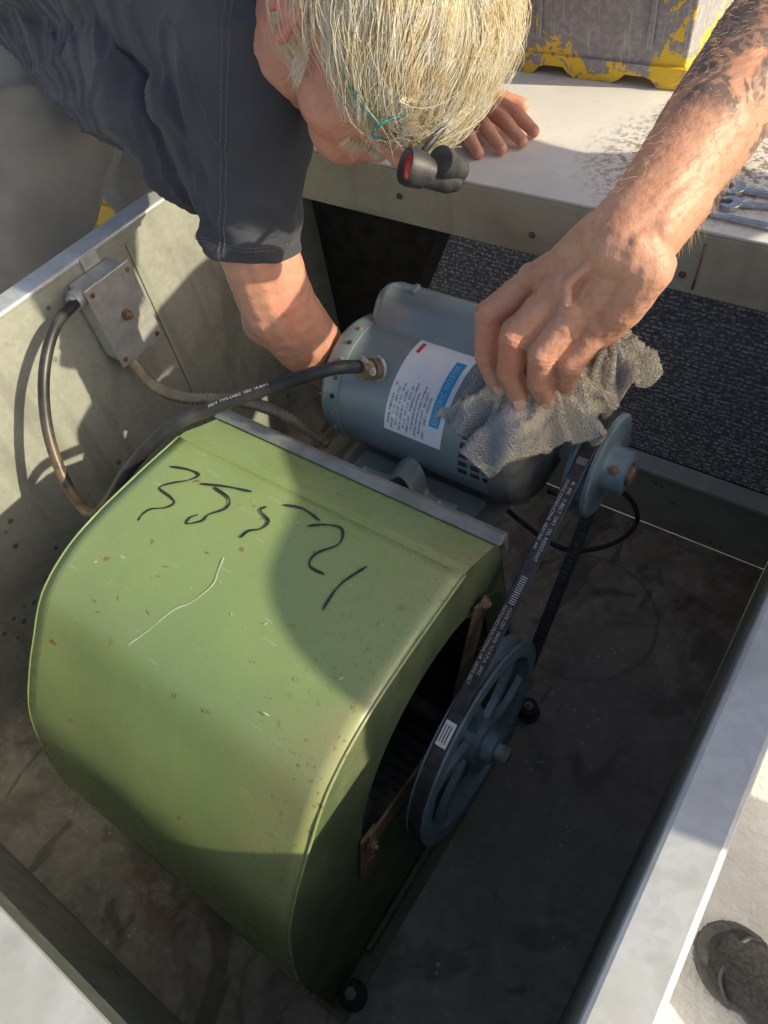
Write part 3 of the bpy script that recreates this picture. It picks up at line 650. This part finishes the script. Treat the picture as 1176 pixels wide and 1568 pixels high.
b.build('shirt',.012,4,MSh,m2,disp=lambda p:.01*noise.noise(p*9))
b=Blob(); b.chain([((.30,1.10,1.12),.05),((.16,1.22,1.22),.055)]); b.ell((.12,1.27,1.26),(.08,.085,.11)); b.ell((.07,1.24,1.23),(.02,.02,.02)); b.build('head',.006,3,MS2,m2)
b=Blob(); b.chain([((.62,.44,.90),.145),((.60,.50,.45),.10),((.64,.50,.05),.075),((.64,.50,-.18),.06)]); b.chain([((.68,.46,.88),.14),((.80,.62,.45),.10),((.84,.62,.05),.075),((.84,.62,-.18),.06)]); b.ell((.58,.52,-.2),(.12,.05,.045)); b.ell((.78,.64,-.2),(.12,.05,.045))  # unseen legs carrying the hips that were raised for their shadow
b.build('trousers',.012,3,MPa,m2)
P=[]
vv=arm2.data.vertices
cand=[v for v in vv if v.co.y>.50 and v.co.z>.745 and v.co.y<.80]
for v in random.sample(cand,min(1600,len(cand))):
    n0=v.normal; d=(n0*.55+V((random.uniform(-.4,.4),-.9,random.uniform(-.4,.2)))).normalized(); L=random.uniform(.006,.014); p=v.co.copy()
    P.append([p,p+d*L*.5,p+d*L+V((0,-.002,-.001))])
strands('arm_hair',P,.00009,MAh,m2)
# ---------------- rag: a gathered terry cloth bunched on the motor end
rg=empty('cleaning_rag'); lx=V((.82,.57,0)); sx=V((-.57,.82,0)); up=V((0,0,1)); ctr=V((-.238,.500,0))
NT,NR=260,64
def sheet(name,ctr,ax_,ay_,ztop,drop,seed,k1,k2):
    vs=[]
    for j in range(NR):
        rho=j/(NR-1)
        for i in range(NT):
            th=2*math.pi*i/NT; cx,sy=math.cos(th),math.sin(th)
            w1=noise.noise(V((cx*1.6+seed,sy*1.6,.3))); w2=noise.noise(V((cx*2.6+4,sy*2.6+seed,rho*1.6)))
            ph=k1*th+4.5*w2+2.2*rho; pl_=1-2*abs(math.sin(ph*.5)); pl2_=math.sin(k2*th+5*w1-3*rho)
            rr=rho*(1+.34*w1+.13*pl_*rho+.05*pl2_*rho)
            p=ctr+lx*(cx*ax_*rr)+sx*(sy*ay_*rr)
            z=ztop-drop*rho**2.0*(1+.35*w2)+.013*pl_*min(1,rho*2)*(1-.25*rho)+.004*pl2_*rho
            q=V((p.x,p.y,z*.6+seed)); z+=.009*(1-abs(noise.noise(q*26))*4)*min(1,rho*3)*.8+.0035*noise.noise(q*75)+.0010*noise.noise(q*300)
            vs.append(V((p.x,p.y,z)))
    fs=[(j*NT+i,j*NT+(i+1)%NT,(j+1)*NT+(i+1)%NT,(j+1)*NT+i) for j in range(NR-1) for i in range(NT)]
    for v in vs:
        dy,dz=v.y-A[0],v.z-A[1]; dd=math.hypot(dy,dz)
        if v.x<-.225 and dd<.088 and dz>0: v.y=A[0]+dy/dd*.088; v.z=A[1]+dz/dd*.088
        if v.x>=-.225 and dd<.072: v.y=A[0]+dy/dd*.072; v.z=A[1]+dz/dd*.072
    rag=mk(name,vs,fs,MRg,rg,True); m=rag.modifiers.new('s','SOLIDIFY'); m.thickness=.0035; m.offset=0
    rag.data.update(); P=[]
    for v in random.sample(list(rag.data.vertices),5500):
        nn=v.normal.copy() if v.normal.z>0 else -v.normal
        d=(nn+V([random.uniform(-.9,.9) for _ in range(3)])).normalized(); L=random.uniform(.0020,.0036); P.append([v.co+nn*.001,v.co+d*L,v.co+d*L*1.3+V([random.uniform(-.001,.001) for _ in range(3)])])
    strands('terry_loops',P,.00018,MRg,rg); return rag
sheet('gathered_cloth',ctr,.084,.058,.636,.080,0.0,7,15)
sheet('gathered_fold',V((-.196,.548,0)),.048,.036,.632,.050,3.7,5,11)
b=Blob(); rot=Matrix((lx,sx,up)).transposed(); b.ell((-.240,.500,.588),(.055,.030,.026),rot); b.ell((-.205,.53,.588),(.035,.022,.022),rot); b.ell((-.240,.470,.586),(.036,.016,.022),rot); b.build('inner_bundle',.003,3,MRg,rg,disp=lambda p:.003*fr(p,60))
# ---------------- older man leaning in
m1=empty('man')
Hc=V((-.4475,.569,.884))+R*.010
f=(R*.35+D*.94-(-F)*.10).normalized(); side_in=(R*.94-D*.35)
c=(side_in*.62-F*.78); c=(c-f*c.dot(f)).normalized(); r=f.cross(c).normalized()
HM=Matrix((r,f,c)).transposed(); hl=lambda x,y,z: Hc+HM@V((x,y,z))
b=Blob()
def he(p,rr): b.ell(hl(*p),rr,HM)
he((0,-.005,.02),(.077,.097,.090)); he((0,.035,-.045),(.062,.062,.062)); he((0,.055,-.085),(.038,.036,.030))
b.chain([(hl(0,.094,.010),.009),(hl(0,.112,-.030),.0135)]); he((.011,.103,-.033),(.009,.010,.008)); he((-.011,.103,-.033),(.009,.010,.008))
b.chain([(hl(-.04,.080,.026),.012),(hl(0,.088,.024),.010),(hl(.04,.080,.026),.012)])
he((.038,.072,-.022),(.022,.02,.02)); he((-.038,.072,-.022),(.022,.02,.02))
b.chain([(hl(-.02,.092,-.060),.006),(hl(0,.098,-.058),.007),(hl(.02,.092,-.060),.006)]); b.chain([(hl(-.017,.091,-.070),.006),(hl(.017,.091,-.070),.006)])
for s in (-1,1):
    ring=[hl(.082*s+.004*s*math.sin(a),-.012+.019*math.cos(a),-.012+.033*math.sin(a)) for a in [k*math.pi/6 for k in range(-2,9)]]
    b.chain([(p,.0050) for p in ring]); he((.079*s,-.010,-.014),(.006,.014,.024)); he((.081*s,.004,-.038),(.006,.008,.009))
b.chain([(hl(0,-.03,-.03),.060),(hl(0,-.035,-.10),.058),(V((-.66,.66,.82)),.068)])
b.build('head',.0028,4,MS1,m1,disp=lambda p:.0012*fr(p,40))
MEy=simple('eye_white',(.7,.68,.65),(.75,.73,.7),20,.2,0,0); MTe=simple('teal_frame',(.03,.22,.22),(.04,.28,.28),20,.3,0,0)
for s in (-1,1):
    bb=Blob(); bb.ell(hl(.030*s,.079,.006),.013,None,20,14); mk('eye',bb.v,bb.f,MEy,m1,True)
    ring=[hl(.032*s+.022*math.cos(a),.104,.0+.017*math.sin(a)) for a in [k*math.pi/8 for k in range(17)]]
    tube('glasses_rim',ring,.0012,MTe,m1,8,2)
    tube('glasses_temple',[hl(.054*s,.103,.004),hl(.073*s,.07,.004),hl(.0815*s,.02,.008),hl(.080*s,-.01,.012)],.0012,MTe,m1,8,4)
lp=V((-.352,.487,.800)); la=V((-.55,-.66,.50)).normalized()
lathe('loupe_lamp',[(-.040,.008),(-.03,.012),(-.005,.0125),(-.005,.0145),(.008,.0155),(.012,.0145),(.008,.0105),(.006,.0)],lp,la,MRb,m1,28)
lathe('loupe_lens',[(0,.0108),(.0015,.009),(.003,.0)],lp+la*.0085,la,MRed,m1,24)
lp2=lp+R*.024-D*.004
lathe('loupe_lens_body',[(-.02,.010),(.0,.012),(.010,.0125),(.010,.010)],lp2,(-.1,-.6,.5),MRb,m1,24)
tube('loupe_stem',[lp+V((0,.01,.01)),hl(0,.114,.03),hl(0,.108,.008)],.003,MRb,m1,8,4)
# hair
hr=(.086,.107,.103)
def hin(n):
    if n.y>.62 and n.z<.22: return False
    if n.z<-.55: return False
    if abs(n.x)>.40 and n.y>-.30 and n.z<.03-.08*n.y: return False
    return True
bb=Blob(); bb.ell((0,-.005,.022),hr,None,72,50)
ks=set(i for i,v in enumerate(bb.v) if hin(V((v.x/hr[0],(v.y+.005)/hr[1],(v.z-.022)/hr[2]))))
vv_=[hl(*(v*.98+v.normalized()*(.004*noise.noise(V((v.x*50,v.y*10,v.z*50)))))) for v in bb.v]
mk('hair_cap',vv_,[q for q in bb.f if all(i in ks for i in q)],MHc,m1,True)
P=[]
GR=HM.transposed()@V((0,0,-1))
while len(P)<9000:
    n0=V([random.gauss(0,1) for _ in range(3)]).normalized()
    if not hin(n0): continue
    p=V((n0.x*hr[0],n0.y*hr[1]-.005,n0.z*hr[2]+.022)); pts=[p.copy()]
    cl=noise.noise(V((n0.x*2.0,n0.y*2.0,n0.z*2.0))); cl2=noise.noise(V((n0.x*6,n0.y*6+4,n0.z*6)))
    flow=V((.45*n0.x+1.1*cl+.8*cl2,1.0,-.45*abs(n0.x)-.15+.55*cl2))
    if n0.y<-.45: flow=V((n0.x*.6,.25+.3*cl,-.9))
    L=random.uniform(.055,.095)*(1.2 if n0.y>.2 else 1); st=L/9; wis=random.random()<.14; jit=V([random.gauss(0,.16 if wis else .06) for _ in range(3)])
    lift=random.uniform(.25,.55) if wis else random.uniform(.04,.16)
    for k in range(9):
        nn=V((p.x/hr[0]**2,(p.y+.005)/hr[1]**2,(p.z-.022)/hr[2]**2)).normalized()
        d=flow+jit; d=d-nn*d.dot(nn); d=d.normalized()*(1-.3*k/9)+nn*lift*(1-k/5)+GR*(.38*k/9)+V((math.sin(k*.9+cl2*9),0,math.cos(k*.8+cl*8)))*.26
        p=p+d.normalized()*st
        q=V((p.x/hr[0],(p.y+.005)/hr[1],(p.z-.022)/hr[2]))
        if q.length<1.02: q=q.normalized()*1.02; p=V((q.x*hr[0],q.y*hr[1]-.005,q.z*hr[2]+.022))
        pts.append(p.copy())
    P.append([hl(*q) for q in pts])
strands('hair',P,.00021,MH,m1)
P=[]
for k in range(420):
    s=random.choice((-1,1)); t=random.random()
    base=V((s*(.074-.006*t),.012+.018*t+random.uniform(-.008,.008),-.005-.045*t))
    p=hl(*base); o_=HM@(base.normalized()); P.append([p,p+o_*.003+HM@V((0,.002,-.005)),p+o_*.004+HM@V((0,.004,-.011))*random.uniform(.5,1)])
for k in range(500):
    s=random.uniform(-1,1); base=V((s*.035,.100-.02*abs(s),-.048+random.uniform(-.004,.004))); p=hl(*base); P.append([p,p+HM@V((s*.004,.005,-.004)),p+HM@V((s*.008,.006,-.012))])
for k in range(160):
    s=random.choice((-1,1)); base=V((s*random.uniform(.012,.05),.094,.032)); p=hl(*base); P.append([p,p+HM@V((s*.003,.006,.003)),p+HM@V((s*.008,.010,.003))])
strands('beard',P,.0002,MH,m1)
# t-shirt
b=Blob()
b.chain([((-.713,.545,.720),.055),((-.80,.61,.765),.09),((-1.003,.705,.724),.10),((-1.354,.858,.753),.13)])
b.chain([((-.625,.58,.845),.080),((-.80,.68,.87),.115),((-1.10,.80,.86),.15),((-1.45,.92,.80),.16)])
b.chain([((-.66,.60,.84),.075),((-.68,.84,.86),.085)]); b.chain([((-.72,.82,.86),.10),((-1.10,.95,.85),.14),((-1.45,1.05,.80),.14)])
b.chain([((-.610,.568,.848),.076),((-.593,.532,.760),.061),((-.594,.502,.690),.055),((-.593,.488,.640),.052)])
b.chain([((-.66,.55,.78),.062),((-.64,.52,.71),.046)])
b.chain([((-.68,.87,.86),.075),((-.64,.97,.75),.062)])
def sd_(p):
    q=V((p.x*.9+p.z*.5,p.y*.6,p.z*.35-p.x*.45)); n1=noise.noise(q*8); n2=noise.noise(q*17+V((5,5,5)))
    r1=max(0,1-abs(n1)*5); r2=max(0,1-abs(n2)*6)
    h=.012*r1*r1*(.5+.5*noise.noise(p*4))+.006*r2*r2+.008*noise.noise(p*6)
    g=abs(noise.noise(V((p.x*1.2,p.y*3,(p.z-.25*p.x)*16)))); h+=.009*max(0,1-g*5)*min(1,max(0,(-.66-p.x)/.1))
    u=(p-V((-.593,.49,.69))); 
    if u.length<.11: h+=.0045*max(0,1-u.length/.11)*math.sin((p.z*1.0+p.x*.55)*150+3*noise.noise(p*12))
    return h
shirt=b.build('tshirt',.0060,7,MSh,m1,disp=sd_)
hc=V((-.593,.4915,.664)); hn=V((0,-.28,-.96)).normalized()
bm=bmesh.new(); bm.from_mesh(shirt.data)
fsx=[q for q in bm.faces if (q.calc_center_median()-hc).length<.11]
g=set(fsx)|set(e for q in fsx for e in q.edges)|set(v for q in fsx for v in q.verts)
bmesh.ops.bisect_plane(bm,geom=list(g),plane_co=hc,plane_no=hn)
bmesh.ops.delete(bm,geom=[q for q in bm.faces if (q.calc_center_median()-hc).length<.12 and (q.calc_center_median()-hc).dot(hn)>0 and abs((q.calc_center_median()-hc).x)<.085],context='FACES')
bm.to_mesh(shirt.data); 
pc=V((-.566,.51,.815)); pn=V((.87,.416,-.25)).normalized()
sv=[];sf=[]
for (P0,PN,off,lim) in ((pc,pn,-.018,.22),(pc,pn,-.012,.22),(hc,hn,-.016,.075),(hc,hn,-.019,.075)):
    b2=bm.copy(); q=bmesh.ops.bisect_plane(b2,geom=b2.verts[:]+b2.edges[:]+b2.faces[:],plane_co=P0+PN*off,plane_no=PN)
    for e in q['geom_cut']:
        if isinstance(e,bmesh.types.BMEdge):
            a_,b_=e.verts[0].co,e.verts[1].co
            if (a_-P0).length<lim:
                nn=e.verts[0].normal*.0016; t=PN*.0005; k=len(sv); a2=a_.lerp(b_,.12); b3=a_.lerp(b_,.88)
                sv+=[a2+nn-t,a2+nn+t,b3+nn+t,b3+nn-t]; sf.append((k,k+1,k+2,k+3))
    b2.free()
mk('seam_stitching',sv,sf,simple('thread',(.10,.10,.11),(.13,.13,.14),50,.9),m1,fix=False)
bm.free()
s_=shirt.modifiers.new('s','SOLIDIFY'); s_.thickness=.002
b=Blob()
b.chain([((-.590,.530,.760),.045),((-.590,.495,.675),.046),((-.574,.488,.590),.046),((-.562,.500,.545),.043),((-.562,.535,.475),.036),((-.560,.560,.435),.029)])
b.ell((-.590,.482,.575),.035)
b.chain([((-.560,.560,.435),.028),((-.548,.592,.400),.026)]); 
for k in range(4):
    z=.425-.017*k; b.chain([((-.552,.59,z),.014),((-.543,.635,z-.005),.011),((-.535,.665,z-.008),.009),((-.530,.672,z-.02),.008)])
b.chain([((-.55,.575,.43),.014),((-.540,.59,.455),.011),((-.535,.612,.468),.009)])
b.build('near_arm',.0032,4,MS1,m1,disp=lambda p:.0014*fr(p,35))
b=Blob()
b.chain([((-.64,.95,.78),.045),((-.64,1.02,.68),.040),((-.655,1.03,.625),.03),((-.63,1.005,.607),.022)])
for p,q in (((-.575,1.012,.604),(-.498,.985,.587)),((-.58,.988,.606),(-.500,.953,.587)),((-.588,.963,.604),(-.518,.925,.587)),((-.60,.940,.600),(-.545,.905,.586))):
    p=V(p);q=V(q); b.chain([((-.635,1.0,.607),.018),(p,.0125),(p.lerp(q,.5)+V((0,0,.007)),.0112),(q,.009)])
b.chain([((-.63,1.02,.605),.016),((-.585,1.045,.598),.012),((-.55,1.05,.590),.010)])
b.build('far_arm_and_hand',.003,4,MS1,m1,disp=lambda p:.0008*fr(p,50))
b=Blob()
b.chain([((-1.40,.90,.74),.155),((-1.34,.74,.58),.125),((-1.48,.60,.35),.10),((-1.62,.52,.12),.085),((-1.64,.52,-.15),.075)])
b.chain([((-1.5,1.05,.72),.15),((-1.6,1.05,.3),.10),((-1.65,1.05,-.15),.08)]); b.chain([((-1.40,.90,.74),.15),((-1.5,1.05,.74),.15)])
b.build('trousers',.010,4,MPa,m1,disp=lambda p:.014*max(0,1-abs(noise.noise(V((p.x*3+p.z*4,p.y*4,p.z*5-p.x*3))))*5)**2)
for y in (.5,1.05):
    b=Blob(); b.ell((-1.56,y,-.21),(.13,.05,.045)); b.ell((-1.65,y,-.17),(.05,.045,.06)); b.build('boot',.01,2,MBk,m1)
print('done')
